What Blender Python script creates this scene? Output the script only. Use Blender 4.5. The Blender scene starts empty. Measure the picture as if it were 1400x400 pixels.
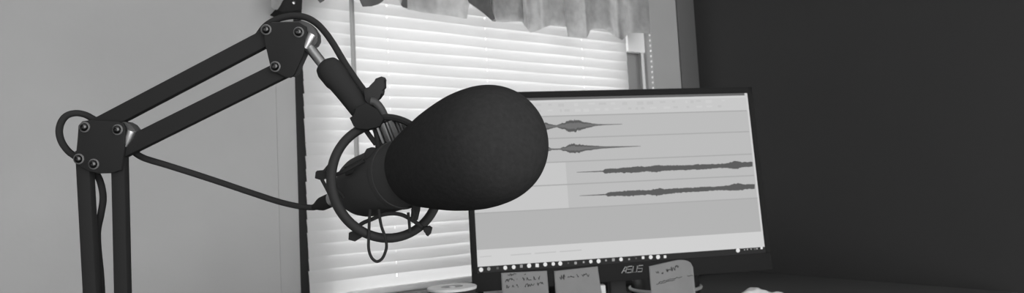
import bpy, bmesh, math, random
from mathutils import Vector as V, Matrix
random.seed(7)
C = bpy.context.scene.collection
R = math.radians

# ------------------------------------------------------------------ camera model (image taken as 1400 x 400)
FPX = 900.0
CAM = V((0, 0, 1.02))
PITCH, ROLL = R(3.8) * 1000 / FPX, R(3.0)
FW = V((0, math.cos(PITCH), math.sin(PITCH)))
U0 = V((0, -math.sin(PITCH), math.cos(PITCH)))
RT = V((1, 0, 0)) * math.cos(ROLL) - U0 * math.sin(ROLL)
UP = U0 * math.cos(ROLL) + V((1, 0, 0)) * math.sin(ROLL)
def ray(x, y):
    return FW + RT * ((x - 700) / FPX) + UP * ((200 - y) / FPX)
def P(x, y, d):                      # world point seen at a pixel, d metres in front of the camera
    return CAM + ray(x, y) * d
def hit(x, y, o, n):                 # where the view ray of a pixel meets a real plane
    r = ray(x, y)
    return CAM + r * ((o - CAM).dot(n) / r.dot(n))

# ------------------------------------------------------------------ materials
def mat(name, col, rough=.6, metal=0, spec=.3, bump=0, bscale=200, noise=0, nscale=5, emit=0, trans=0, transm=0):
    m = bpy.data.materials.new(name); m.use_nodes = True
    nt = m.node_tree; b = nt.nodes['Principled BSDF']
    c = (col, col, col, 1) if not isinstance(col, tuple) else col
    b.inputs['Base Color'].default_value = c
    b.inputs['Roughness'].default_value = rough
    b.inputs['Metallic'].default_value = metal
    b.inputs['Specular IOR Level'].default_value = spec
    b.inputs['Transmission Weight'].default_value = transm
    tc = nt.nodes.new('ShaderNodeTexCoord')
    if noise:
        n = nt.nodes.new('ShaderNodeTexNoise'); n.inputs['Scale'].default_value = nscale
        n.inputs['Detail'].default_value = 4
        rp = nt.nodes.new('ShaderNodeMapRange')
        rp.inputs['From Min'].default_value = .3; rp.inputs['From Max'].default_value = .7
        rp.inputs['To Min'].default_value = col * (1 - noise); rp.inputs['To Max'].default_value = col * (1 + noise)
        nt.links.new(tc.outputs['Object'], n.inputs['Vector'])
        nt.links.new(n.outputs['Fac'], rp.inputs['Value'])
        nt.links.new(rp.outputs['Result'], b.inputs['Base Color'])
    if bump:
        n2 = nt.nodes.new('ShaderNodeTexNoise'); n2.inputs['Scale'].default_value = bscale
        bp = nt.nodes.new('ShaderNodeBump'); bp.inputs['Strength'].default_value = bump
        bp.inputs['Distance'].default_value = .002
        nt.links.new(tc.outputs['Object'], n2.inputs['Vector'])
        nt.links.new(n2.outputs['Fac'], bp.inputs['Height'])
        nt.links.new(bp.outputs['Normal'], b.inputs['Normal'])
    if emit:
        b.inputs['Base Color'].default_value = (.012, .012, .012, 1); b.inputs['Specular IOR Level'].default_value = .03
        b.inputs['Emission Color'].default_value = c
        b.inputs['Emission Strength'].default_value = emit
    if trans:
        t = nt.nodes.new('ShaderNodeBsdfTranslucent')
        mx = nt.nodes.new('ShaderNodeMixShader'); mx.inputs[0].default_value = trans
        out = nt.nodes['Material Output']
        if noise: nt.links.new(rp.outputs['Result'], t.inputs['Color'])
        else: t.inputs['Color'].default_value = c
        nt.links.new(b.outputs[0], mx.inputs[1]); nt.links.new(t.outputs[0], mx.inputs[2])
        nt.links.new(mx.outputs[0], out.inputs['Surface'])
    return m
M = dict(
    wall=mat('grey_plaster', .40, .9, spec=.1, bump=.15, bscale=60, noise=.09, nscale=2.2),  # broad mottling: plaster tone plus soft light bands put into the colour
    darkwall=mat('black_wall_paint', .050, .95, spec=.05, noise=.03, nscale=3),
    trimw=mat('grey_trim_paint', .33, .6, spec=.2),
    corner=mat('corner_shade_paint', .125, .7, spec=.1),  # shade of the wall corner as a darker colour
    sill=mat('pale_sill_paint', .30, .6, spec=.2),
    ceil=mat('white_ceiling_paint', .75, .9, spec=.1),
    floor=mat('dark_wood_floor', .06, .6, noise=.2, nscale=8),
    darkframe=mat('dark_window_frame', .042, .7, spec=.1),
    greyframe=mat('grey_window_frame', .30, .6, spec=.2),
    whiteframe=mat('white_vinyl', .75, .5),
    slat=mat('white_blind_slat', .80, .6, spec=.1, trans=.45),
    cord=mat('white_cord', .92, .8, spec=.1),
    wand=mat('grey_wand_plastic', .42, .5),
    fabric=mat('grey_valance_fabric', .66, .95, spec=.05, noise=.13, nscale=45, trans=.86),
    fold_shade=mat('fold_shade_fabric', .12, .95, spec=.05, noise=.15, nscale=45),  # dark colour stands in for shade in the valance folds
    black=mat('black_powder_coat', .021, .8, spec=.12),
    blackp=mat('black_plastic', .033, .7, spec=.15),
    micbody=mat('black_mic_body', .046, .7, spec=.12),
    rubber=mat('black_rubber', .029, .85, spec=.06),
    foam=mat('black_foam', .030, 1, spec=.02, bump=.2, bscale=420, noise=.10, nscale=330),
    plate=mat('dark_grey_steel', .055, .55, metal=0, spec=.3),
    chrome=mat('polished_steel', .85, .38, metal=1),
    steel=mat('brushed_steel', .42, .3, metal=1), screwm=mat('dark_screw_steel', .09, .28, metal=1), dull=mat('dull_steel', .17, .4, metal=1),
    bolt=mat('dull_bolt_steel', .11, .5, metal=0, spec=.4),
    desk=mat('black_desk_top', .08, .9, spec=.03),
    bezel=mat('black_bezel', .019, .8, spec=.06),
    note=mat('sticky_note_paper', .23, .9, spec=.05, noise=.04, nscale=40),
    ink=mat('dark_ink', .05, .9, spec=.05),
    logo=mat('silver_print', .38, .5),
    white=mat('white_paper', .62, .9, spec=.05),
    tissue=mat('white_tissue', .60, .95, spec=.05, noise=.1, nscale=40),
    disc=mat('pale_disc', .62, .45, noise=.12, nscale=30),
    discdark=mat('grey_disc_ring', .30, .5),
    glass=mat('smoky_glass', .045, .15, spec=.4),
    glasslite=mat('frosted_glass', .16, .4, spec=.4),
    s_bar=mat('screen_bright', 1.0, emit=.62), s_tool=mat('screen_toolbar', 1.0, emit=.565),
    s_track=mat('screen_track', 1.0, emit=.49), s_sel=mat('screen_selection', 1.0, emit=.555),
    s_line=mat('screen_line', 1.0, emit=.385), s_grey=mat('screen_grey', 1.0, emit=.435),
    s_edge=mat('screen_edge', 1.0, emit=.60), s_title=mat('screen_title', 1.0, emit=.13),
    s_task=mat('screen_taskbar', 1.0, emit=.018), s_wave=mat('screen_wave', 1.0, emit=.095),
    s_wave2=mat('screen_wave_core', 1.0, emit=.16), s_faint=mat('screen_faint_line', 1.0, emit=.30),
    s_i1=mat('icon_white', 1.0, emit=.75), s_i2=mat('icon_mid', 1.0, emit=.33), s_i3=mat('icon_dim', 1.0, emit=.10),
    s_text=mat('screen_text', 1.0, emit=.52),
)
gl = bpy.data.materials.new('window_glass'); gl.use_nodes = True
nt = gl.node_tree; nt.nodes.remove(nt.nodes['Principled BSDF'])
a = nt.nodes.new('ShaderNodeBsdfTransparent'); g = nt.nodes.new('ShaderNodeBsdfGlossy'); g.inputs['Roughness'].default_value = .05
mx = nt.nodes.new('ShaderNodeMixShader'); mx.inputs[0].default_value = .06
nt.links.new(a.outputs[0], mx.inputs[1]); nt.links.new(g.outputs[0], mx.inputs[2])
nt.links.new(mx.outputs[0], nt.nodes['Material Output'].inputs['Surface'])
M['pane'] = gl

# ------------------------------------------------------------------ mesh helpers
def obj(name, bm, m, parent=None, smooth=True, angle=40):
    bmesh.ops.recalc_face_normals(bm, faces=bm.faces)
    me = bpy.data.meshes.new(name); bm.to_mesh(me); bm.free()
    for mm in (m if isinstance(m, list) else [m]): me.materials.append(M[mm])
    if smooth:
        for p in me.polygons: p.use_smooth = True
        me.set_sharp_from_angle(angle=R(angle))
    o = bpy.data.objects.new(name, me); C.objects.link(o)
    if parent:
        o.parent = parent
        o.matrix_parent_inverse = Matrix.Translation(parent.location).inverted()
    return o
def tag(o, label, cat, group=None, kind=None):
    o['label'] = label; o['category'] = cat
    if group: o['group'] = group
    if kind: o['kind'] = kind
    return o
def thing(name, loc, label, cat, group=None):
    o = bpy.data.objects.new(name, None); o.empty_display_size = .02; C.objects.link(o); o.location = loc
    return tag(o, label, cat, group)
def struct(o): o['kind'] = 'structure'; return o
BM = bmesh.new
def catmull(pts, n=8):
    out = []
    for i in range(len(pts) - 1):
        p0 = pts[max(i - 1, 0)]; p1 = pts[i]; p2 = pts[i + 1]; p3 = pts[min(i + 2, len(pts) - 1)]
        for k in range(n):
            t = k / n
            out.append(.5 * ((2 * p1) + (p2 - p0) * t + (2 * p0 - 5 * p1 + 4 * p2 - p3) * t * t + (3 * p1 - p0 - 3 * p2 + p3) * t ** 3))
    out.append(pts[-1].copy()); return out
def tube(bm, pts, r, seg=14, closed=False, ry=None, ref=None):
    n = len(pts); rs = r if isinstance(r, (list, tuple)) else [r] * n
    rings = []; prev = None
    for i in range(n):
        if closed: t = pts[(i + 1) % n] - pts[i - 1]
        else: t = pts[min(i + 1, n - 1)] - pts[max(i - 1, 0)]
        t = t.normalized()
        if prev is None:
            a = ref or (V((0, 0, 1)) if abs(t.z) < .9 else V((1, 0, 0)))
            u = (a - t * a.dot(t)).normalized()
        else: u = (prev - t * prev.dot(t)).normalized()
        prev = u; w = t.cross(u)
        rings.append([bm.verts.new(pts[i] + u * (rs[i] * math.cos(2 * math.pi * k / seg)) + w * ((ry or rs[i]) * math.sin(2 * math.pi * k / seg))) for k in range(seg)])
    for i in range(n if closed else n - 1):
        A = rings[i]; B = rings[(i + 1) % n]
        for k in range(seg): bm.faces.new((A[k], A[(k + 1) % seg], B[(k + 1) % seg], B[k]))
    if not closed:
        bm.faces.new(rings[0][::-1]); bm.faces.new(rings[-1])
    return bm
def lathe(bm, o, ax, prof, seg=40):       # prof: (distance along the axis, radius)
    ax = ax.normalized(); a = V((0, 0, 1)) if abs(ax.z) < .9 else V((1, 0, 0))
    u = (a - ax * a.dot(ax)).normalized(); w = ax.cross(u); rings = []
    for t, r in prof:
        if r < 1e-6: rings.append([bm.verts.new(o + ax * t)])
        else: rings.append([bm.verts.new(o + ax * t + u * r * math.cos(2 * math.pi * k / seg) + w * r * math.sin(2 * math.pi * k / seg)) for k in range(seg)])
    for A, B in zip(rings, rings[1:]):
        for k in range(seg):
            k2 = (k + 1) % seg
            if len(A) == 1 and len(B) == 1: continue
            if len(A) == 1: bm.faces.new((A[0], B[k2], B[k]))
            elif len(B) == 1: bm.faces.new((A[k], A[k2], B[0]))
            else: bm.faces.new((A[k], A[k2], B[k2], B[k]))
    if len(rings[0]) > 1: bm.faces.new(rings[0][::-1])
    if len(rings[-1]) > 1: bm.faces.new(rings[-1])
    return bm
def box(bm, o, ex, ey, ez, bev=0, seg=2, mi=0):   # corner o and three edge vectors
    vs = [bm.verts.new(o + ex * i + ey * j + ez * k) for i in (0, 1) for j in (0, 1) for k in (0, 1)]
    q = [(0, 1, 3, 2), (4, 6, 7, 5), (0, 4, 5, 1), (2, 3, 7, 6), (0, 2, 6, 4), (1, 5, 7, 3)]
    fs = [bm.faces.new([vs[i] for i in f]) for f in q]
    for f in fs: f.material_index = mi
    if bev:
        es = list({e for f in fs for e in f.edges})
        bmesh.ops.bevel(bm, geom=es, offset=bev, segments=seg, affect='EDGES', profile=.5)
    return bm
def prism(bm, pts, th, bev=0, mi=0):              # outline pts, thickness vector th
    n = len(pts); A = [bm.verts.new(p) for p in pts]; B = [bm.verts.new(p + th) for p in pts]
    fs = [bm.faces.new(A), bm.faces.new(B[::-1])]
    for i in range(n): fs.append(bm.faces.new((A[i], B[i], B[(i + 1) % n], A[(i + 1) % n])))
    for f in fs: f.material_index = mi
    if bev:
        es = list(set(fs[0].edges) | set(fs[1].edges))
        bmesh.ops.bevel(bm, geom=es, offset=bev, segments=2, affect='EDGES', profile=.5)
    return bm
def px(pts, d): return [P(x, y, d) for x, y in pts]

# ------------------------------------------------------------------ the room
WD = ray(2020, 196); WD = V((WD.x, WD.y, 0)).normalized()       # along the window wall, to the right
WN = V((-WD.y, WD.x, 0))                                         # out of the room
WO = P(415, 200, 1.40)                                           # a point of the wall's inner face
Z = V((0, 0, 1))
def wall_s(x, y, off=0): return (hit(x, y, WO + WN * off, WN) - WO).dot(WD)
def wall_z(x, y, off=0): return hit(x, y, WO + WN * off, WN).z
def W(s, z, off=0): p = WO + WD * s + WN * off; return V((p.x, p.y, z))
S0 = wall_s(405.5, 200)            # left side of the opening
S1 = wall_s(893, 90)               # right side of the opening
SC = wall_s(953, 100)              # corner with the dark wall
ZB = wall_z(600, 393.5); ZT = 2.06    # sill height, head of the opening
TH = .115
def wallbox(s0, s1, z0, z1, off0=0, off1=TH): return box(BM(), W(s0, z0, off0), WD * (s1 - s0), WN * (off1 - off0), Z * (z1 - z0))
bm = BM()
for (s0, s1, z0, z1) in ((-2.2, S0, 0, 2.45), (S1, SC, 0, 2.45), (S0, S1, 0, ZB), (S0, S1, ZT, 2.45)):
    box(bm, W(s0, z0), WD * (s1 - s0), WN * TH, Z * (z1 - z0))
struct(obj('wall_back', bm, 'wall', smooth=False))
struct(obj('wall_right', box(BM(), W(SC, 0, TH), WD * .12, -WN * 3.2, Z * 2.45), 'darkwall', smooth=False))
struct(obj('wall_left', box(BM(), W(-2.2, 0, TH), -WD * .12, -WN * 3.2, Z * 2.45), 'wall', smooth=False))
struct(obj('ceiling', box(BM(), W(-2.32, 2.45, TH), WD * (SC + .24 + 2.2), -WN * 3.2, Z * .1), 'ceil', smooth=False))
struct(obj('floor', box(BM(), W(-2.2, -.05, TH), WD * (SC + .12 + 2.2), -WN * 3.2, Z * .05), 'floor', smooth=False))
struct(obj('baseboard_back', box(BM(), W(-2.2, 0), WD * (SC + 2.2), -WN * .012, Z * .09, .003), 'trimw'))
ST = wall_s(379, 200)
struct(obj('trim_1', box(BM(), W(ST, ZB - .10), WD * (S0 - ST), -WN * .002, Z * (ZT - ZB + .16), .0008), 'wall'))
struct(obj('trim_2', box(BM(), W(S0 + .001, ZB - .016), WD * (S1 - S0 - .002), -WN * .018, Z * .016, .003), 'sill'))

struct(obj('corner_shade_strip', box(BM(), W(wall_s(927, 60), 0), WD * (SC - wall_s(927, 60)), -WN * .008, Z * 2.45, .003), 'corner'))  # strip added along the corner, its dark colour stands for corner shade

# the window: dark stile on the left, grey stile on the right, panes between
win = bpy.data.objects.new('window_1', None); C.objects.link(win); win.location = W(S0, ZB, .1); struct(win)
bm = BM(); FO, FT = .058, .035
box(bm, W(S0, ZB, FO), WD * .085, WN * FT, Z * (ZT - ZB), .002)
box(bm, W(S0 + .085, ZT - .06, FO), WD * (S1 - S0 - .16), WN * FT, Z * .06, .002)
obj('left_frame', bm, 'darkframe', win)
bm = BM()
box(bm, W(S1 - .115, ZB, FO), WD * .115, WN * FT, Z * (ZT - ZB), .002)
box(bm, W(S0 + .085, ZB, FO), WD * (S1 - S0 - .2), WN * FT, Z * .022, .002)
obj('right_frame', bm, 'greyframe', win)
zlo0 = wall_z(870, 71, .03)
bm = BM()
for sa in (wall_s(880, 100, .03), wall_s(885.5, 100, .03)):
    box(bm, W(sa - .004, ZB, .028), WD * .008, WN * .006, Z * (zlo0 - ZB), .001)
obj('track_ridge', bm, 'whiteframe', win)
obj('pane', wallbox(S0 + .08, S1 - .11, ZB + .015, ZT - .05, .073, .077), 'pane', win, smooth=False)

# ------------------------------------------------------------------ blind
bl = thing('venetian_blind', W(S0 + .4, ZB, .03), 'white horizontal slat blind drawn down over the bright window', 'blind')
BO = .022
BS0, BS1 = wall_s(417.5, 200, BO), wall_s(857.5, 100, BO)
PIT = .0274; zref = wall_z(533, 77, BO) - PIT * .5
TILT = R(83); HWD = .0266
bm = BM(); nd = 0
zs = []; z = zref
while z > ZB + .03: z -= PIT
z += PIT
while z < ZT - .06: zs.append(z); z += PIT
for z in zs:
    prof = []
    for t in (-1, -.66, -.36, -.26, -.02, .1, .33, .66, 1):   # across the slat: room edge low, outer edge high
        c = .0022 * (1 - t * t)
        prof.append((t * HWD * math.cos(TILT) - c * math.sin(TILT), t * HWD * math.sin(TILT) + c * math.cos(TILT)))
    jl, jr = random.uniform(-.0012, .0012), random.uniform(-.0012, .0012)
    holes = [wall_s(xx, 150, BO) for xx in (533, 668, 800)]
    ss = sorted([BS0 + jl + (BS1 + jr - BS0 - jl) * i / 20 for i in range(21)] + [h + d for h in holes for d in (-.0015, .0015)])
    rows = []
    for s in ss:
        sag = .0007 * math.sin(18.6 * s + z * 40)
        rows.append([bm.verts.new(W(s, z + oz + sag, BO + on)) for on, oz in prof])
    for i, (A, B) in enumerate(zip(rows, rows[1:])):
        mid_ = (ss[i] + ss[i + 1]) / 2
        for k in range(8):
            if k == 3 and any(abs(mid_ - h) < .0014 for h in holes): continue
            bm.faces.new((A[k], A[k + 1], B[k + 1], B[k]))
so = obj('slats', bm, 'slat', bl, angle=80)
obj('bottom_rail', box(BM(), W(BS0, ZB + .003, BO - .012), WD * (BS1 - BS0), WN * .024, Z * .014, .004, 3), 'cord', bl)
obj('head_rail', box(BM(), W(S0 + .012, ZT - .045, BO - .02), WD * (S1 - S0 - .03), WN * .04, Z * .04, .003), 'whiteframe', bl)
for xx in (533, 668, 800):
    s = wall_s(xx, 150, BO); bm = BM()
    tube(bm, [W(s, ZB + .012, BO), W(s, ZT - .04, BO)], .0004, 6)
    obj('ladder_cord', bm, 'cord', bl)
sw = wall_s(484, 100, -.012)
bm = BM(); wz = wall_z(484, 292, -.012)
tube(bm, [W(sw, wz, -.012), W(sw, wz + .03, -.012), W(sw, ZT - .05, -.012)], [.0062, .0054, .0054], 6)
tube(bm, [W(sw, ZT - .052, -.012), W(sw, ZT - .03, 0)], .002, 6)
obj('tilt_wand', bm, 'wand', bl)
# bright end bracket and pull chain at the right end
bx0, bx1 = wall_s(858.5, 60, .03), wall_s(888.5, 60, .03)
zlo = wall_z(870, 71, .03)
obj('end_bracket', box(BM(), W(bx0, zlo, .03), WD * (bx1 - bx0), WN * .02, Z * (ZT - zlo - .05), .003), 'cord', bl)
bm = BM(); sc = wall_s(891.5, 90, .006); z = ZB + .25; zt_ = wall_z(889, 52, .006)
tube(bm, [W(sc, ZB + .25, .006), W(sc, ZT - .04, .006)], .0012, 6)
while z < zt_ + .3:
    bmesh.ops.create_uvsphere(bm, u_segments=8, v_segments=6, radius=.0042, matrix=Matrix.Translation(W(sc, z, .006))); z += .0165
obj('pull_chain', bm, 'cord', bl)

# ------------------------------------------------------------------ valance
VO = -.065
prof = [(371, 10), (374, 13), (379, 14), (383, 8), (390, -4), (396, -12), (433, -6), (435, 1), (438, 4), (444, 0), (450, -8),
        (485, -14), (491, -2), (494, 6), (497, 9.5), (507, 9), (518, 6), (524, 2.5), (529, -3), (540, -8), (546, 0), (549, 8), (559, 13.5),
        (575, 16), (600, 20), (625, 23.5), (639, 25.5), (640.5, 12), (642, 4), (650, 10), (662, 19), (674, 29), (690, 30.5), (708, 29.5), (713, 30),
        (719, 37), (724, 44.5), (734, 41.5), (744, 37), (752, 34.8), (768, 34.8), (773.5, 36.5), (774.5, 50), (786, 51), (800, 52), (803, 48), (806.5, 39.5), (817, 38.5),
        (824, 39.5), (832, 44), (840, 50), (848, 54.5), (853, 50), (857, 45), (872, 44.5), (884, 45.5), (888.5, 48)]
NV = 300; va = thing('valance', W(.5, 1.9, VO), 'gathered grey fabric valance hanging across the top of the window', 'valance')
xs0, xs1 = prof[0][0], prof[-1][0]
def lerp_prof(x):
    for (a, b), (c, d) in zip(prof, prof[1:]):
        if a <= x <= c: return b + (d - b) * (x - a) / (c - a)
    return prof[-1][1]
folds = [(371, 0), (392, .004), (413, .0), (440, .010), (470, -.01), (497, .004), (530, .014), (549, -.012), (600, .004), (639, -.010), (645, .02), (673, .018), (678, -.006), (712, .006),
         (716, .016), (722, -.008), (745, .002), (772, .012), (775, -.016), (800, -.012), (807, .010), (835, -.004), (843, .012), (852, -.010), (860, .004), (875, -.006), (889, .0)]
def fold(x):
    for (a, b), (c, d) in zip(folds, folds[1:]):
        if a <= x <= c:
            t = (x - a) / (c - a); t = t * t * (3 - 2 * t); return b + (d - b) * t
    return 0
bm = BM(); cols = []
for i in range(NV + 1):
    x = xs0 + (xs1 - xs0) * i / NV
    f = fold(x); s = wall_s(x, 20, VO + f); zb = wall_z(x, lerp_prof(x), VO + f)
    col = []; nz = 14; ztop = 2.12
    for k in range(nz + 1):
        t = k / nz; z = zb + (ztop - zb) * t
        gath = .002 * math.sin(s * 95 + 2 * math.sin(s * 31)) * (1 - .3 * t)
        col.append(bm.verts.new(W(s, z, VO + f * (1 - .45 * t) + gath)))
    cols.append(col)
for A, B in zip(cols, cols[1:]):
    for k in range(len(A) - 1): bm.faces.new((A[k], A[k + 1], B[k + 1], B[k]))
fo = obj('fabric', bm, 'fabric', va, angle=80)
for (xa, xb, amp) in ((493, 529, .012), (548, 596, .010), (643, 676, .014), (676, 716, .009), (742, 773, .009), (806, 833, .009), (860, 888, .008), (432, 446, .012), (493, 529, .019), (645, 675, .022), (706, 716, .016), (800, 808, .012), (493, 529, .026), (645, 675, .028), (645, 674, .025), (707, 716, .024)):
    bm = BM(); cols = []
    for i in range(31):
        x = xa + (xb - xa) * i / 30
        off = VO - .004 + amp * math.sin(math.pi * i / 30) + .010; fo_ = off + fold(x); s_ = wall_s(x, 20, fo_)
        zb = wall_z(x, lerp_prof(x) - 1.2, fo_)
        cols.append([bm.verts.new(W(s_, zb + (2.11 - zb) * k / 8, off + fold(x) * (1 - .45 * k / 8))) for k in range(9)])
    for A, B in zip(cols, cols[1:]):
        for k in range(8): bm.faces.new((A[k], A[k + 1], B[k + 1], B[k]))
    fo = obj('folded_layer', bm, 'fabric', va, angle=80)
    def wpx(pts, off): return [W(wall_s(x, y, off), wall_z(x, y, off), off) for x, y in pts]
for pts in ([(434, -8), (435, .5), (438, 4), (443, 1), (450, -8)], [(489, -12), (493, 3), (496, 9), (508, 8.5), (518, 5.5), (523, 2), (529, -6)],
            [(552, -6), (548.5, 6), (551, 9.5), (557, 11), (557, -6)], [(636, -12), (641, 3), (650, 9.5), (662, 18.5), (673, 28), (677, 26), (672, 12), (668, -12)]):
    obj('fold_shade_patch', prism(BM(), wpx(pts, VO - .014), WN * .001), 'fold_shade', va, smooth=False)  # dark pieces laid over the folds, painting in their shade
bm = BM(); prism(bm, wpx([(377.5, 12.5), (383, 6.5), (391, -3), (398, -12), (414, -12), (413, 13), (400, 15), (386, 16.5)], -.05), WN * .05, .001)
obj('rod_bracket', bm, 'black', va)
lathe(bm := BM(), W(wall_s(401.5, 4, -.05), wall_z(401.5, 4, -.05), -.05), -WN, [(0, 0), (0, .0036), (.002, .003), (.003, 0)], 16)
obj('bracket_screw', bm, 'steel', va)
bm = BM(); sl, sr = wall_s(380, 20, VO), wall_s(889, 20, VO)
tube(bm, [W(sl - .02, 2.10, VO), W(sr + .02, 2.10, VO)], .008, 12)
for s in (sl - .005, sr + .005): tube(bm, [W(s, 2.10, VO), W(s, 2.10, .0)], .005, 10)
obj('curtain_rod', bm, 'steel', va)

# ------------------------------------------------------------------ desk
DZ = CAM.z - .262
def D(x, y, dz=0):                                   # point of the desk top under a pixel
    return hit(x, y, V((0, 0, DZ + dz)), Z)
dk = thing('desk', W(.4, 0, -.4), 'black desk under the monitor, along the window wall', 'desk')
obj('desk_top', box(BM(), W(-.35, DZ - .028, -.004), WD * (SC + .33), -WN * .82, Z * .028, .003), 'desk', dk)
for s, o in ((-.31, -.05), (-.31, -.78), (SC - .08, -.05), (SC - .08, -.78)):
    obj('leg', box(BM(), W(s - .02, 0, o - .02), WD * .04, WN * .04, Z * (DZ - .028), .003), 'desk', dk)

# ------------------------------------------------------------------ monitor
q_t = V((-.076, .082, 1.151))
MU = V((.983, .183, -.002)).normalized()
MV = V((-.010, .066, .998)); MV = (MV - MU * MV.dot(MU)).normalized()
MN = MU.cross(MV).normalized()                       # away from the viewer? checked below
TL = CAM + RT * q_t.x + UP * q_t.y + FW * q_t.z
if MN.dot(FW) < 0: MN = -MN
SWD, SHT = .531, .2987
def S(u, v, off=0): return TL + MU * u - MV * v + MN * off       # screen metres from the top-left corner
def suv(x, y):
    p = hit(x, y, TL, MN) - TL; return p.dot(MU), -p.dot(MV)
def spx(x, y, off=-.0004): u, v = suv(x, y); return S(u, v, off)
base_c = S(SWD / 2 - .006, 0, .075)
mon = thing('computer_monitor', V((base_c.x, base_c.y, DZ)), 'black widescreen monitor showing audio waveforms, standing on the desk', 'monitor')
bz, chin, topb = .0095, .031, .0115
bm = BM()
box(bm, S(-bz, SHT, -.003), MU * bz, MV * (SHT + topb), MN * .014, .0012)
box(bm, S(SWD, SHT, -.003), MU * bz, MV * (SHT + topb), MN * .014, .0012)
box(bm, S(-bz, 0, -.003), MU * (SWD + 2 * bz), MV * topb, MN * .014, .0012)
box(bm, S(-bz, SHT + chin, -.003), MU * (SWD + 2 * bz), MV * chin, MN * .014, .0012)
obj('bezel', bm, 'bezel', mon)
bm = BM()
box(bm, S(-bz + .001, SHT + chin - .001, .011), MU * (SWD + 2 * bz - .002), MV * (SHT + topb + chin - .002), MN * .012, .004)
box(bm, S(SWD / 2 - .13, SHT + .01, .023), MU * .26, MV * .2, MN * .02, .008)
obj('rear_shell', bm, 'blackp', mon)
ub = SWD / 2 - .012
nk0 = S(ub - .012, SHT + .0, .03); nkh = nk0.z - DZ
bm = BM()
box(bm, V((nk0.x, nk0.y, DZ + .008)), MU * .03, V((MN.x, MN.y, 0)).normalized() * .02, Z * (nkh), .003)
obj('stand_neck', bm, 'blackp', mon)
lathe(bm := BM(), V((base_c.x, base_c.y, DZ)), Z, [(0, 0), (0, .052), (.004, .055), (.008, .052), (.010, .03), (.010, 0)], 48)
obj('stand_base', bm, 'blackp', mon)
# --- the lit panel
scr = obj('screen', box(BM(), S(0, SHT, 0), MU * SWD, MV * SHT, MN * .002), 's_bar', mon, smooth=False)
def quad_px(bm, pts, off, mi=0):
    f = bm.faces.new([bm.verts.new(spx(x, y, off)) for x, y in pts]); f.material_index = mi; return bm
def quad_uv(bm, u0, v0, u1, v1, off, mi=0):
    f = bm.faces.new([bm.verts.new(S(u, v, off)) for u, v in ((u0, v0), (u1, v0), (u1, v1), (u0, v1))]); f.material_index = mi; return bm
def vv(x, y): return suv(x, y)[1]
e = .0006
U1 = SWD - .004                                       # right scroll margin stays bright
v_title = vv(1000, 126.5)
v_tr0, v_l1, v_l2, v_l3, v_end, v_gend = vv(1010, 151.5), vv(1010, 180.2), vv(1010, 211), vv(1010, 240.5), vv(1010, 271.5), vv(1010, 318)
quad_uv(bm := BM(), 0, 0, SWD - .006, max(.0028, v_title * 0 + .0046), -e)
obj('title_bar', bm, 's_title', scr, smooth=False)
bm = BM(); quad_uv(bm, 0, .0085, U1, v_tr0, -e, 0)
rr = random.Random(3)
for row in range(2):                                   # faint toolbar buttons
    u = .01
    while u < SWD - .05:
        w = rr.uniform(.003, .014); v = .0115 + row * .0105
        quad_uv(bm, u, v, u + w, v + rr.uniform(.003, .006), -2 * e, 1 if rr.random() < .6 else 2); u += w + rr.uniform(.004, .02)
obj('toolbar', bm, ['s_tool', 's_edge', 's_text'], scr, smooth=False)
u_sel = suv(775, 250)[0]
vs_ = [v_tr0, v_l1, v_l2, v_l3, v_end]
for k in range(4):
    bm = BM(); quad_uv(bm, 0, vs_[k], U1, vs_[k + 1], -e, 0)
    if k >= 2: quad_uv(bm, 0, vs_[k] + .001, u_sel, vs_[k + 1], -2 * e, 1)
    quad_uv(bm, 0, vs_[k] - .0008, U1 - .002, vs_[k] + .0012, -3 * e, 2)
    M.setdefault('s_sel2', mat('screen_selection_dim', 1.0, emit=.515))
    obj('track_lane', bm, ['s_track', 's_sel', 's_line', 's_sel2'], scr, smooth=False)
bm = BM(); quad_uv(bm, 0, v_end, U1, v_gend, -e, 0); quad_uv(bm, 0, v_end - .0006, U1, v_end + .0012, -2 * e, 1)
obj('empty_lane', bm, ['s_grey', 's_line'], scr, smooth=False)
for x0, x1, y0, hh_ in ((698, 726, 347.5, 1.6), (731, 760, 345.2, 1.6), (765, 795, 342.8, 1.6), (656, 672, 350.2, 1.2)):
    obj('status_text', quad_px(BM(), [(x0, y0), (x1, y0 - (x1 - x0) * .075), (x1, y0 - (x1 - x0) * .075 + hh_), (x0, y0 + hh_)], -2 * e), 's_text', scr, smooth=False)
# waveforms: (x, centre y, half height)
def wave(env, seed, core):
    r_ = random.Random(seed); bm = BM(); top = []; bot = []; n = 150
    x0, x1 = env[0][0], env[-1][0]
    for i in range(n + 1):
        x = x0 + (x1 - x0) * i / n
        for a, b in zip(env, env[1:]):
            if a[0] <= x <= b[0]:
                t = (x - a[0]) / (b[0] - a[0]); cy = a[1] + (b[1] - a[1]) * t; h = a[2] + (b[2] - a[2]) * t; break
        j = lambda: 1.12 + r_.uniform(-.2, .2)
        top.append((x, cy - h * j())); bot.append((x, cy + h * j()))
    def strip(tp, bt, off, mi):
        A = [bm.verts.new(spx(*p, off)) for p in tp]; B = [bm.verts.new(spx(*p, off)) for p in bt]
        for k in range(len(A) - 1):
            f = bm.faces.new((A[k], A[k + 1], B[k + 1], B[k])); f.material_index = mi
    strip(top, bot, -4 * e, 0)
    if core:
        mid = lambda f: [(t[0], (t[1] + b[1]) / 2 + f * (b[1] - t[1]) / 2) for t, b in zip(top, bot)]
        strip(mid(-core), mid(core), -5 * e, 1)
    obj('waveform', bm, ['s_wave', 's_wave2'], scr, smooth=False)
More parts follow.
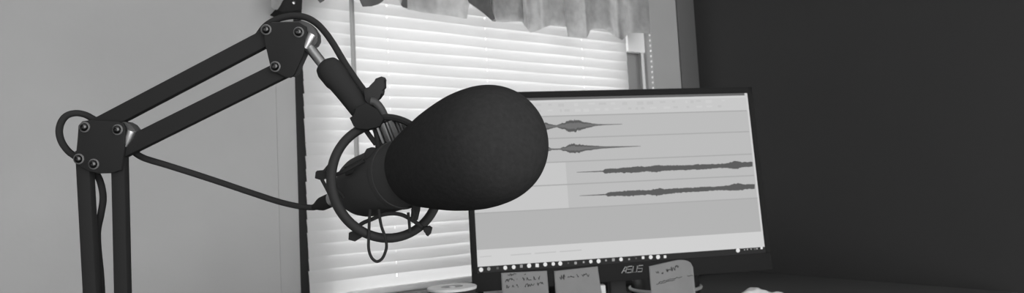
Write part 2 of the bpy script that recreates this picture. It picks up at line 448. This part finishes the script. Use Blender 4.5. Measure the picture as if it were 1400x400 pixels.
wave([(700, 175, 3), (722, 174, 2), (745, 173, 4.5), (752, 173, 3), (760, 172.6, 1.2), (764, 172.6, 2.5), (768, 172.4, 4), (772, 172.3, 4), (775, 172.2, 6.8), (787, 171.9, 7), (796, 171.6, 4.8), (805, 171.3, 2.8), (814, 170.9, 1.2), (825, 170.5, .6), (850, 169.8, .25)], 1, .5)
wave([(700, 206, 3), (735, 204.5, 3), (750, 204.2, 2.6), (754, 204, .9), (766, 203.8, .9), (769, 203.6, 2.6), (774, 203.4, 2.6), (778, 203.3, 5.4), (786, 203, 5.8), (795, 202.6, 4.2), (808, 202, 2.7), (822, 201.5, 1.5), (840, 201, .9), (875, 199.8, .25)], 2, .5)
wave([(788, 235.4, .25), (824, 234, .7), (826, 233.9, 2.6), (845, 233, 2.6), (856, 232.5, 3.4), (875, 231.4, 3.6), (884, 231, 2.8), (897, 230.5, 4.5), (906, 230, 3.3), (925, 229.3, 3), (940, 229, 2.8), (957, 228, 3.2), (975, 227.2, 2.6), (992, 226.3, 2.8), (1000, 225.8, 4.4), (1007, 225.4, 4.8), (1014, 225, 3), (1028, 224.3, 2.8)], 3, 0)
wave([(792, 267.4, .25), (828, 265.8, .7), (830, 265.6, 2.5), (848, 264.4, 2.8), (865, 263.8, 3.5), (880, 263, 3.2), (885, 262.9, 2.4), (898, 262.4, 4.6), (908, 261.8, 3), (925, 260.5, 2.8), (945, 259.4, 2.6), (960, 258.5, 2.9), (975, 257.6, 2.3), (995, 256.5, 2.8), (1005, 255.8, 4.6), (1012, 255.4, 4), (1020, 255.2, 2.8), (1031, 254.5, 2.8)], 4, 0)
# taskbar and its icons
v_tb = suv(653, 364.3)[1]
obj('taskbar', quad_uv(BM(), 0, v_tb, SWD, SHT + .0004, -3 * e), 's_task', scr, smooth=False)
icons = [(657.5, 368.2, 3.2, 1), (668, 367.0, 2.6, 2), (680, 366, 2.2, 3), (690.5, 365.5, 2.9, 1), (702, 364.6, 2.8, 1), (712.5, 363.4, 2.8, 2), (723, 362.6, 3.1, 1), (734, 362.2, 3.5, 1),
         (745, 360.9, 2.9, 1), (756, 360.2, 2.7, 1), (765.5, 359.7, 3.0, 1), (776.5, 359.2, 1.6, 3), (786.5, 359, 2.6, 2), (797.5, 357.8, 1.8, 2), (807.2, 357, 2.5, 1), (817.8, 356.4, 3.0, 1), (828, 355.4, 1.8, 2), (838, 354.6, 2.8, 2),
         (848.5, 354, 2.7, 1), (859.5, 353.8, 1.8, 2), (869, 352.5, 1.6, 3), (878.5, 351.6, 2.7, 1), (889, 351, 2.8, 1), (899, 350.8, 3.1, 1), (908.5, 350.4, 2.7, 1),
         (1008, 341.8, 2.9, 1), (1017, 341, 1.2, 2), (1021, 340.4, 1.4, 2), (1026, 340, 1.3, 2), (1031, 339.6, 2.2, 3), (1034, 339.4, 1.6, 2), (1040.3, 338.5, 2.3, 1)]
ri = random.Random(5)
for k, (x, y, r, m) in enumerate(icons):
    bm = BM(); n = [16, 4, 8, 16][ri.randrange(4)] if r > 2.4 else 4
    ph = math.pi / 4 if n == 4 else 0
    ce = [(x + r * .92 * math.cos(2 * math.pi * i / n + ph), y + r * math.sin(2 * math.pi * i / n + ph)) for i in range(n)]
    quad_px(bm, ce, -4 * e); obj('icon', bm, 's_i%d' % m, scr, smooth=False)
# letters on the chin, in slanted strokes
bm = BM()
def stroke(pts, w=1.6, off=-.0036, proj=spx, rad=None):
    p = [proj(x, y, off) for x, y in pts]
    tube(bm, p, rad or w * .00045, 6)
lx, ly, lw, lh = 849.0, 372.8, 5.6, 8.4
def L(i, a, b): return (lx + i * 7.3 + a * lw + (b * 1.4), ly - (lx + i * 7.3 + a * lw - 849) * .085 - b * lh)
for path in ([(0, (0, 0)), (0, (.65, 1)), (0, (1, 1)), (0, (1, 0))], [(0, (.45, .33)), (0, (1, .33))]):
    stroke([L(i, *ab) for i, ab in path])
for i in (1, 3): stroke([L(i, *ab) for ab in ((1, 1), (0, 1), (0, .52), (1, .52), (1, 0), (0, 0))])
stroke([L(2, *ab) for ab in ((0, 1), (0, 0), (1, 0), (1, 1))])
obj('logo', bm, 'logo', mon)['label'] = 'silver ASUS lettering on the black chin'

# ------------------------------------------------------------------ sticky notes on the monitor chin
def note(corners, label, scribbles, curl=0, rnd=0, hang=None):
    (tlx, tly), (trx, try_), (brx, bry), (blx, bly) = corners
    t = thing('sticky_note', spx((tlx + trx) / 2, (tly + try_) / 2, -.004), label, 'sticky note', 'sticky notes on the monitor chin')
    n = 20; bm = BM(); rows = []
    def Q(a, b, lift=0):
        x = (tlx + (trx - tlx) * a) * (1 - b) + (blx + (brx - blx) * a) * b
        y = (tly + (try_ - tly) * a) * (1 - b) + (bly + (bry - bly) * a) * b
        if rnd:
            k = max(0, a - (1 - rnd)) / rnd; y += (1 - math.sqrt(max(0, 1 - k * k))) * 14 * (1 - b) ** 3
        c = -.0042 - .010 * b * b - curl * (a ** 3) * .02
        if hang: x, y = x, max(y, hang(x)) if hang(x) < 999 else y
        return spx(x, y, c - lift)
    for i in range(n + 1): rows.append([bm.verts.new(Q(i / n, j / n)) for j in range(n + 1)])
    for A, B in zip(rows, rows[1:]):
        for k in range(n): bm.faces.new((A[k], B[k], B[k + 1], A[k + 1]))
    po = obj('paper', bm, 'note', t, angle=80)
    sm = po.modifiers.new('th', 'SOLIDIFY'); sm.thickness = .0003
    bm = BM(); r_ = random.Random(int(tlx))
    for (a0, a1, b0, b1, amp, step) in scribbles:
        pts = []; a = a0
        while a < a1:
            b = b0 + (b1 - b0) * (a - a0) / (a1 - a0)
            pts.append(Q(a, b + r_.uniform(-amp, amp), .0006)); a += step * r_.uniform(.15, .8)
            if r_.random() < .07 and len(pts) > 3:
                tube(bm, catmull(pts, 3), .00048, 5); pts = []; a += step * 1.6
        if len(pts) > 1: tube(bm, catmull(pts, 3), .00048, 5)
    obj('handwriting', bm, 'ink', t)
note([(684.5, 372.5), (747, 369.5), (751, 428), (687, 432)], 'grey sticky note with three handwritten lines, leftmost below the screen',
     [(.14, .36, .055, .05, .03, .03), (.5, .6, .06, .06, .02, .03), (.08, .36, .18, .17, .045, .028), (.46, .86, .17, .15, .045, .028), (.1, .38, .32, .31, .04, .028), (.5, .9, .32, .29, .04, .028)])
note([(756.5, 370), (816, 363.5), (824, 424), (760, 428)], 'grey sticky note with one short handwritten line, left of the silver lettering',
     [(.12, .28, .17, .17, .07, .026), (.3, .44, .16, .17, .04, .03), (.5, .82, .16, .17, .04, .03)])
note([(886, 363.5), (942, 350.5), (944, 414), (889, 420)], 'grey sticky note with a rounded curling corner, right of the silver lettering',
     [(.15, .34, .19, .20, .05, .03), (.4, .62, .19, .17, .05, .03), (.62, .7, .15, .16, .06, .02), (.2, .98, .42, .36, .012, .05), (.14, .6, .46, .43, .012, .05)], curl=.6, rnd=.38)

# ------------------------------------------------------------------ small things on the desk
# round tin with a pale disc lid
tc_ = P(618, 391, .98); tr = 33.5 * .98 / FPX
t = thing('round_tin', V((tc_.x, tc_.y, DZ)), 'black round tin with a pale disc on top, under the bottom of the blind', 'tin')
hh = tc_.z - DZ
lathe(bm := BM(), V((tc_.x, tc_.y, DZ)), Z, [(0, 0), (0, tr * .93), (.003, tr * .96), (hh - .008, tr * .96), (hh - .004, tr * .9), (hh - .004, 0)], 48)
obj('body', bm, 'blackp', t)
lathe(bm := BM(), V((tc_.x, tc_.y, DZ + hh - .004)), Z, [(0, 0), (0, tr), (.003, tr * 1.01), (.004, tr * .99), (.004, tr * .45), (.0025, tr * .42), (.0025, tr * .14), (.004, tr * .12), (.004, 0)], 56)
dl = obj('disc_lid', bm, ['disc', 'discdark'], t)
for p in dl.data.polygons:
    c = p.center - V((tc_.x, tc_.y, p.center.z)); 
    if p.normal.z > .5 and tr * .13 < c.length < tr * .44: p.material_index = 1
# pale card
def deskbox(name, x0, x1, ytop, d, depth, label, cat, m='white', bev=.002):
    a, b = P(x0, ytop, d), P(x1, ytop, d)
    a.z = b.z = (a.z + b.z) / 2
    ex = b - a; ey = V((-ex.y, ex.x, 0)).normalized() * depth
    o = obj(name, box(BM(), V((a.x, a.y, DZ)), ex, ey, Z * (a.z - DZ), bev), m); return tag(o, label, cat)
deskbox('paper_box', 661, 715, 393.5, 1.27, .05, 'small white paper box behind the leftmost sticky note', 'box')
deskbox('memo_block', 800, 828, 390, 1.14, .02, 'small white memo block peeking out right of the middle sticky note', 'memo block')
# black block added to fill the dark gap behind the monitor
bm = BM(); s0 = wall_s(668, 388, -.07); s1 = SC - .04
box(bm, W(s0, DZ, -.09), WD * (s1 - s0), WN * .075, Z * .062, .01, 3)
sb = thing('dark_filler', W((s0 + s1) / 2, DZ, -.05), 'long black block added on the desk to fill the dark gap behind the monitor', 'dark_filler')
obj('filler_body', bm, 'blackp', sb)
obj('filler_face', box(BM(), W(s0 + .012, DZ + .008, -.0925), WD * (s1 - s0 - .024), WN * .004, Z * .046, .0015), 'rubber', sb)
# smoky glass jar behind the curled note
jc = P(908, 372, 1.37); jr = 46 * 1.37 / FPX
jz = jc.z - DZ
t = thing('glass_jar', V((jc.x, jc.y, DZ)), 'smoky glass jar standing behind the curled sticky note', 'jar')
lathe(bm := BM(), V((jc.x, jc.y, DZ)), Z, [(0, 0), (0, jr * .9), (.006, jr), (jz - .004, jr), (jz, jr * .985), (jz - .004, jr * .96), (.012, jr * .95), (.008, 0)], 48)
obj('body', bm, 'glass', t)
bm = BM(); rim = []
for k in range(64):
    a = 2 * math.pi * k / 64; rim.append(V((jc.x + (jr + .0015) * math.cos(a), jc.y + (jr + .0015) * math.sin(a), DZ + jz - .030)))
tube(bm, rim, .0035, 8, closed=True)
obj('rim_band', bm, 'white', t)
# white crumpled tissue at the right
tb = D(1042, 447); tc_ = V((tb.x, tb.y, DZ))
dd = (tb - CAM).dot(FW); top = P(1040, 395.5, dd).z - DZ
bm = BM(); bmesh.ops.create_icosphere(bm, subdivisions=5, radius=1)
from mathutils import noise as NZ
for v in bm.verts:
    n = v.co.normalized(); k = 1 + .16 * NZ.noise(n * 2.3 + V((3, 1, 0))) + .07 * NZ.noise(n * 6)
    v.co = V((n.x * k * 52 * dd / FPX, n.y * k * .045, max(-.0, n.z * k) * top)) + tc_
o = obj('tissue', bm, 'tissue', angle=180); tag(o, 'crumpled white tissue on the desk right of the monitor', 'tissue')

# ------------------------------------------------------------------ boom arm
DA = .510
FTH = FW
arm_base = P(150, 560, .52); arm_base = V((arm_base.x, arm_base.y, DZ))
arm = thing('boom_arm', arm_base, 'black scissor boom arm with two joints, holding up the microphone', 'microphone arm')
def bar(p0, p1, w0, d0, d1, name='arm_bar'):
    """square bar whose front face runs between two pixels at depth d0..d1; w0 in metres"""
    a, b = P(*p0, d0), P(*p1, d1); t = (b - a).normalized(); w = t.cross(FW).normalized()
    ex = (b - a); bm = BM(); box(bm, a - w * w0 / 2, ex, w * w0, FW * .0075, .0012)
    return obj(name, bm, 'black', arm)
# lower arm
bar((111, 205), (128, 520), .0108, .513, .513)
bar((159.5, 190), (167, 520), .0108, .513, .513)
# upper arm
bar((124, 176), (372, 46), .0132, .513, .513)
bar((160, 206), (392, 91), .0138, .513, .513)
# lower joint plates
front = [(107, 171), (112, 165.5), (122, 164), (160, 165.5), (168, 168), (171, 174), (170, 200), (166, 232), (155, 235.5), (133, 236), (122, 234), (106, 225), (103, 216), (105, 200)]
obj('joint_plate', prism(BM(), px(front, DA), FW * .0025, .0005), 'black', arm)
back = [(x + 2, y + 1) for x, y in front]
obj('joint_plate', prism(BM(), px(back, .5245), FW * .0025, .0005), 'plate', arm)
# upper end plates
front2 = [(359, 36), (365, 31.5), (384, 30.5), (408, 30), (418, 36), (420, 46), (418, 60), (414, 76), (402, 102), (397, 106), (390, 105.5), (374, 97), (369, 89), (363, 62)]
obj('end_plate', prism(BM(), px(front2, DA), FW * .0025, .0005), 'black', arm)
back2 = [(x + 6, y - 1) for x, y in front2]
obj('end_plate', prism(BM(), px(back2, .5245), FW * .0025, .0005), 'plate', arm)
# screws
for (x, y) in ((116, 173.5), (161, 177), (108, 217), (128.5, 224), (364, 40.5), (408.5, 44), (376.5, 91)):
    o = P(x, y, DA); ax = -FW; s = DA / FPX
    lathe(bm := BM(), o, ax, [(-.001, 0), (-.001, 7.4 * s), (.0006, 7.4 * s), (.0009, 6.6 * s), (.0009, 0)], 24)
    sc_ = obj('screw', bm, 'bolt', arm)
    lathe(bm := BM(), o + ax * .0009, ax, [(0, 0), (0, 5.6 * s), (.0012, 5.2 * s), (.0022, 3.6 * s), (.0024, 2.4 * s), (.0008, 2.1 * s), (.0008, 0)], 24)
    obj('screw_head', bm, 'screwm', sc_)
    lathe(bm := BM(), o + FW * .0026, FW, [(0, 0), (0, 3.4 * s), (.0118, 3.4 * s), (.0118, 0)], 16)
    obj('spacer', bm, 'bolt', sc_)
# polished bushings at the right of both joints
obj('bracket_tab', prism(BM(), px([(164, 165.5), (172, 166.5), (179, 170.5), (185, 178), (186.5, 186), (184, 193), (180, 204), (168, 206)], .5135), FW * .010, .0008), 'plate', arm)
obj('bushing', tube(BM(), [P(180.5, 178.5, .5125), P(177.5, 187, .5125), P(172, 200, .5125)], [.0033, .0030, .0010], 14), 'chrome', arm)
obj('bracket_tab', prism(BM(), px([(408, 28.5), (414, 28), (421, 30.5), (428, 36.5), (434, 46), (434.5, 55), (431.5, 61), (424, 66), (412, 66)], .5135), FW * .010, .0008), 'plate', arm)
obj('bushing', tube(BM(), [P(428, 47, .5122), P(424, 54, .5122), P(418, 66, .5122)], [.0038, .0036, .0022], 14), 'chrome', arm)
# tilt rod, sleeve, clamp
RA, RB = P(418, 58, .516), P(446, 94, .512)
obj('tilt_rod', tube(BM(), [RA, RB], .0041, 24), 'steel', arm)
ax0, ax1 = P(447, 90, .511), P(502, 160, .497)
L_ = (ax1 - ax0).length
lathe(bm := BM(), ax0, ax1 - ax0, [(-.002, 0), (-.002, .0065), (.000, .0092), (.004, .0104), (.014, .0102), (.018, .0092), (.026, .0088), (.034, .0086), (L_ - .010, .0084), (L_ - .003, .0080), (L_, .0066), (L_, 0)], 32)
obj('sleeve', bm, 'rubber', arm)
# base clamp on the desk
lo1, lo2 = P(131, 520, .517), P(169, 520, .517)
mid = (lo1 + lo2) / 2; zb_ = mid.z
bm = BM(); tube(bm, [V((arm_base.x, arm_base.y, DZ - .06)), V((arm_base.x, arm_base.y, DZ + .05))], .008, 20)
box(bm, V((arm_base.x - .022, arm_base.y - .018, DZ)), V((.044, 0, 0)), V((0, .036, 0)), Z * .022, .003)
obj('base_clamp', bm, 'black', arm)
bm = BM(); box(bm, V((arm_base.x - .03, arm_base.y - .007, DZ + .03)), V((.06, 0, 0)), V((0, .014, 0)), Z * max(.02, zb_ - DZ - .03 + .015), .003)
obj('base_joint', bm, 'black', arm)

# ------------------------------------------------------------------ shock mount
RC = P(530.5, 246, .50)
MT, MF = P(484, 259.5, .552), P(642.5, 206.5, .432)              # tail and foam centre of the microphone
MA = (MF - MT).normalized()
rax = (MA * .98 - FW * .25).normalized()                 # the mount looks a little more at the camera
shock = thing('shock_mount', RC, 'black ring shock mount with elastic cords around the microphone body', 'shock mount')
uu = (UP - rax * UP.dot(rax)).normalized(); ww = rax.cross(uu)
RR = 78.5 * .50 / FPX
bm = BM(); ringpts = [RC + uu * RR * math.cos(2 * math.pi * k / 72) + ww * RR * math.sin(2 * math.pi * k / 72) for k in range(72)]
tube(bm, ringpts, .0035, 14, closed=True, ry=.0046, ref=uu)
obj('ring', bm, 'blackp', shock)
# yoke that ties the ring to the arm
bm = BM(); prism(bm, px([(477.5, 161), (487, 156), (484, 148), (500, 140), (516, 150), (524, 163), (519, 173), (503, 177), (488, 176), (483, 172)], .486), FW * .018, .001)
obj('yoke', bm, 'black', shock)
# wing nut
bm = BM(); prism(bm, px([(497, 122), (501, 119.5), (508, 118.5), (510.5, 112), (513, 107), (521, 104), (525.5, 105.5), (527, 109), (523.5, 119), (524.5, 124), (523.5, 129), (516.5, 132.5), (513.5, 141), (505, 146), (498, 136)], .492), FW * .006, .0014)
obj('wing_nut', bm, 'blackp', shock)
# silver hinge strap and knurled adapter
bm = BM(); tube(bm, catmull([P(506, 138, .491), P(513, 140, .492), P(520, 148, .493), P(526, 160, .495), P(528, 168, .496)], 5), .0032, 10)
obj('hinge_strap', bm, 'plate', shock)
ka, kb = P(525, 164, .50), P(540, 203, .505)
bm = BM(); ak = (kb - ka).normalized(); uk = (UP - ak * UP.dot(ak)).normalized(); wk = ak.cross(uk); rows = []
for t, sc0 in ((0, .80), (.001, 1.0), (.010, 1.02), (.020, 1.0), (.0215, .8)):
    rows.append([bm.verts.new(ka + ak * t + (uk * math.cos(2 * math.pi * k / 56) + wk * math.sin(2 * math.pi * k / 56)) * .0108 * sc0 * (1 if k % 4 < 2 else .91)) for k in range(56)])
for A, B in zip(rows, rows[1:]):
    for k in range(56): bm.faces.new((A[k], A[(k + 1) % 56], B[(k + 1) % 56], B[k]))
bm.faces.new(rows[0][::-1]); bm.faces.new(rows[-1])
ad = obj('fluted_adapter', bm, 'dull', shock, angle=25); ad['label'] = 'dull silver ridged adapter'
# posts on the ring and the elastic cords
def blob(pts, d, th, name, m='rubber'):
    return obj(name, prism(BM(), px(pts, d), FW * th, .0008), m, shock)
blob([(431, 235), (433, 233), (443, 232), (449, 237), (449, 243), (438, 246), (430, 243.5)], .50, .008, 'cord_post')
blob([(476.5, 318), (488, 313), (497, 322), (490, 327), (485, 330), (476, 327.5)], .488, .008, 'cord_post')
blob([(577, 311), (586, 309), (590, 312), (588, 320), (585, 323), (582, 321), (581, 316)], .484, .007, 'cord_post')
blob([(498, 208), (501, 203), (507, 201), (514, 202), (514, 216), (506, 219), (498, 216)], .49, .008, 'cord_post')
def cord(pts, r=.0012, d=.49, d1=None):
    n = len(pts); p = [P(x, y, d + ((d1 or d) - d) * i / (n - 1)) for i, (x, y) in enumerate(pts)]
    obj('elastic_cord', tube(BM(), catmull(p, 6), r, 8), 'rubber', shock)
cord([(443, 235), (449, 228), (456, 220)], .0016, .497)
cord([(440, 245), (447, 258), (453, 270)], .0014, .497)
cord([(449, 241), (462, 237.5), (478, 230), (498, 219)], .0015, .497, .49)
cord([(456, 256), (464, 262), (470, 270)], .0013, .497, .50)
cord([(499, 176), (506, 186), (514, 197)], .0019, .496)
cord([(513, 172), (515, 186), (517, 202)], .0020, .495)
cord([(489, 309), (498, 303.5), (507, 300), (516, 296), (524, 293), (538, 291.5), (550, 293.5), (560, 298.5), (569, 304), (579, 312)], .0015, .487)
cord([(506, 286), (505, 300), (504.3, 320), (503.8, 336), (505.5, 346), (509.5, 353.5), (515.5, 357), (522, 353.5), (526.5, 345), (528.5, 335), (526, 322), (521.5, 309), (519, 296), (518, 286)], .0011, .479)
cord([(558, 290), (559.3, 302), (560.5, 318)], .0011, .486)
cord([(562, 300), (566, 293), (564, 285)], .0014, .486)
blob([(563, 276), (575, 276), (573, 288), (570, 301), (566, 303), (561, 299)], .487, .006, 'strut')
blob([(470, 228), (478, 226.5), (490, 219), (500, 214), (512, 202), (520, 200), (520, 222), (472, 240)], .50, .02, 'cradle')
cord([(562, 170), (552, 165), (541, 161.5), (530, 160), (520, 160)], .0026, .493)

# ------------------------------------------------------------------ microphone
mic = thing('microphone', MT.lerp(MF, .4), 'black condenser microphone with a big egg-shaped foam windscreen', 'microphone')
Lm = (MF - MT).length
lathe(bm := BM(), MT, MA, [(0, 0), (0, .013), (.002, .017), (.006, .0205), (.014, .0235), (.022, .0252), (.045, .0256), (.05, .0260), (.075, .0260), (.08, .0250), (.15, .0235), (.18, .016), (.183, 0)], 48)
obj('body', bm, 'micbody', mic)
lathe(bm := BM(), MT + MA * .072, MA, [(0, .0255), (0, .0262), (.003, .0266), (.006, .0262), (.006, .0255)], 48)
obj('collar_ring', bm, 'micbody', mic)
ctl = [(-.066, .0235), (-.0655, .0262), (-.060, .0285), (-.045, .0318), (-.025, .0358), (-.005, .0383), (.010, .0390), (.026, .0376), (.038, .0335), (.047, .0265), (.0525, .0175), (.0550, .009), (.0556, 0)]
pr = [(v.x, max(0, v.y)) for v in catmull([V((a, b, 0)) for a, b in ctl], 5)]
lathe(bm := BM(), MF, MA, pr, 72)
obj('foam_windscreen', bm, 'foam', mic, angle=180)
# plug at the tail
plug0 = P(428, 283.5, .595)
pl = MT - plug0; k = pl.length
lathe(bm := BM(), plug0, pl, [(0, 0), (0, .0026), (.006, .0034), (.012, .0052), (.016, .0062), (k + .002, .0066), (k + .002, 0)], 24)
obj('plug', bm, 'rubber', mic)
lathe(bm := BM(), plug0.lerp(MT, .50), pl, [(0, 0), (0, .0068), (.003, .0070), (.006, .0068), (.006, 0)], 24)
obj('plug_ring', bm, 'steel', mic)

# ------------------------------------------------------------------ cables
def cable(name, pts, r, label):
    p = catmull([P(x, y, d) for x, y, d in pts], 10)
    o = obj(name, tube(BM(), p, r, 14), 'rubber'); return tag(o, label, 'cable')
cable('microphone_cable', [(430, 283.3, .595), (420, 283, .592), (405, 281, .588), (380, 275, .58), (340, 262, .57), (300, 248.5, .56), (260, 235.5, .55), (225, 224.5, .542), (200, 217, .538), (188, 211, .536), (180, 204, .535),
      (168, 192, .534), (150, 178, .534), (136, 168, .534), (126, 161.5, .532), (116, 156.5, .53), (104, 154.5, .528), (92, 157.5, .526), (84, 166.5, .525), (81, 180, .525), (84.5, 194, .526), (93, 206, .527), (103, 213.5, .529),
      (115, 222, .532), (126, 231, .532), (134, 241, .53), (139, 255, .528), (141, 272, .528), (138, 292, .528), (133.5, 315, .529), (134, 340, .529), (137, 370, .529), (139, 400, .529), (140, 440, .529), (140, 500, .53)], .0026,
      'black cable looping round the lower arm joint and crossing to the microphone tail')
cable('arm_cable', [(340, 62, .532), (352, 50, .532), (362, 37, .532), (374, 28.5, .531), (388, 23.5, .53), (404, 21.5, .529), (420, 24.5, .528), (434, 33, .527), (446, 46, .524), (457, 62, .52), (467, 79, .516), (477, 95, .512), (486, 108, .508), (494, 119, .505), (501, 128, .503), (508, 136, .502)], .0027,
      'black cable arching over the upper arm joint beside the silver rod')

# ------------------------------------------------------------------ light
SKY, FILL = 2.85, 3.1            # daylight beyond the window wall; fill light added through the open back of the room
w = bpy.data.worlds.new('daylight'); bpy.context.scene.world = w; w.use_nodes = True
nt = w.node_tree; bg = nt.nodes['Background']; bg.inputs['Color'].default_value = (1, 1, 1, 1)
tc = nt.nodes.new('ShaderNodeTexCoord'); dp = nt.nodes.new('ShaderNodeVectorMath'); dp.operation = 'DOT_PRODUCT'
dp.inputs[1].default_value = WN
mr = nt.nodes.new('ShaderNodeMapRange'); mr.interpolation_type = 'SMOOTHSTEP'
mr.inputs['From Min'].default_value = -.3; mr.inputs['From Max'].default_value = .05
mr.inputs['To Min'].default_value = FILL; mr.inputs['To Max'].default_value = SKY
nt.links.new(tc.outputs['Generated'], dp.inputs[0]); nt.links.new(dp.outputs['Value'], mr.inputs['Value'])
nt.links.new(mr.outputs['Result'], bg.inputs['Strength'])
# ------------------------------------------------------------------ camera
cd = bpy.data.cameras.new('camera'); co = bpy.data.objects.new('camera', cd); C.objects.link(co)
cd.sensor_width = 36; cd.lens = 36 * FPX / 1400; cd.clip_start = .01
co.matrix_world = Matrix(((RT.x, UP.x, -FW.x, CAM.x), (RT.y, UP.y, -FW.y, CAM.y), (RT.z, UP.z, -FW.z, CAM.z), (0, 0, 0, 1)))
cd.dof.use_dof = True; cd.dof.focus_distance = .48; cd.dof.aperture_fstop = 20
sc = bpy.context.scene; sc.camera = co
sc.view_settings.view_transform = 'Standard'; sc.view_settings.look = 'None'
sc.view_settings.exposure = 0; sc.view_settings.gamma = 1; sc.view_settings.use_curve_mapping = False
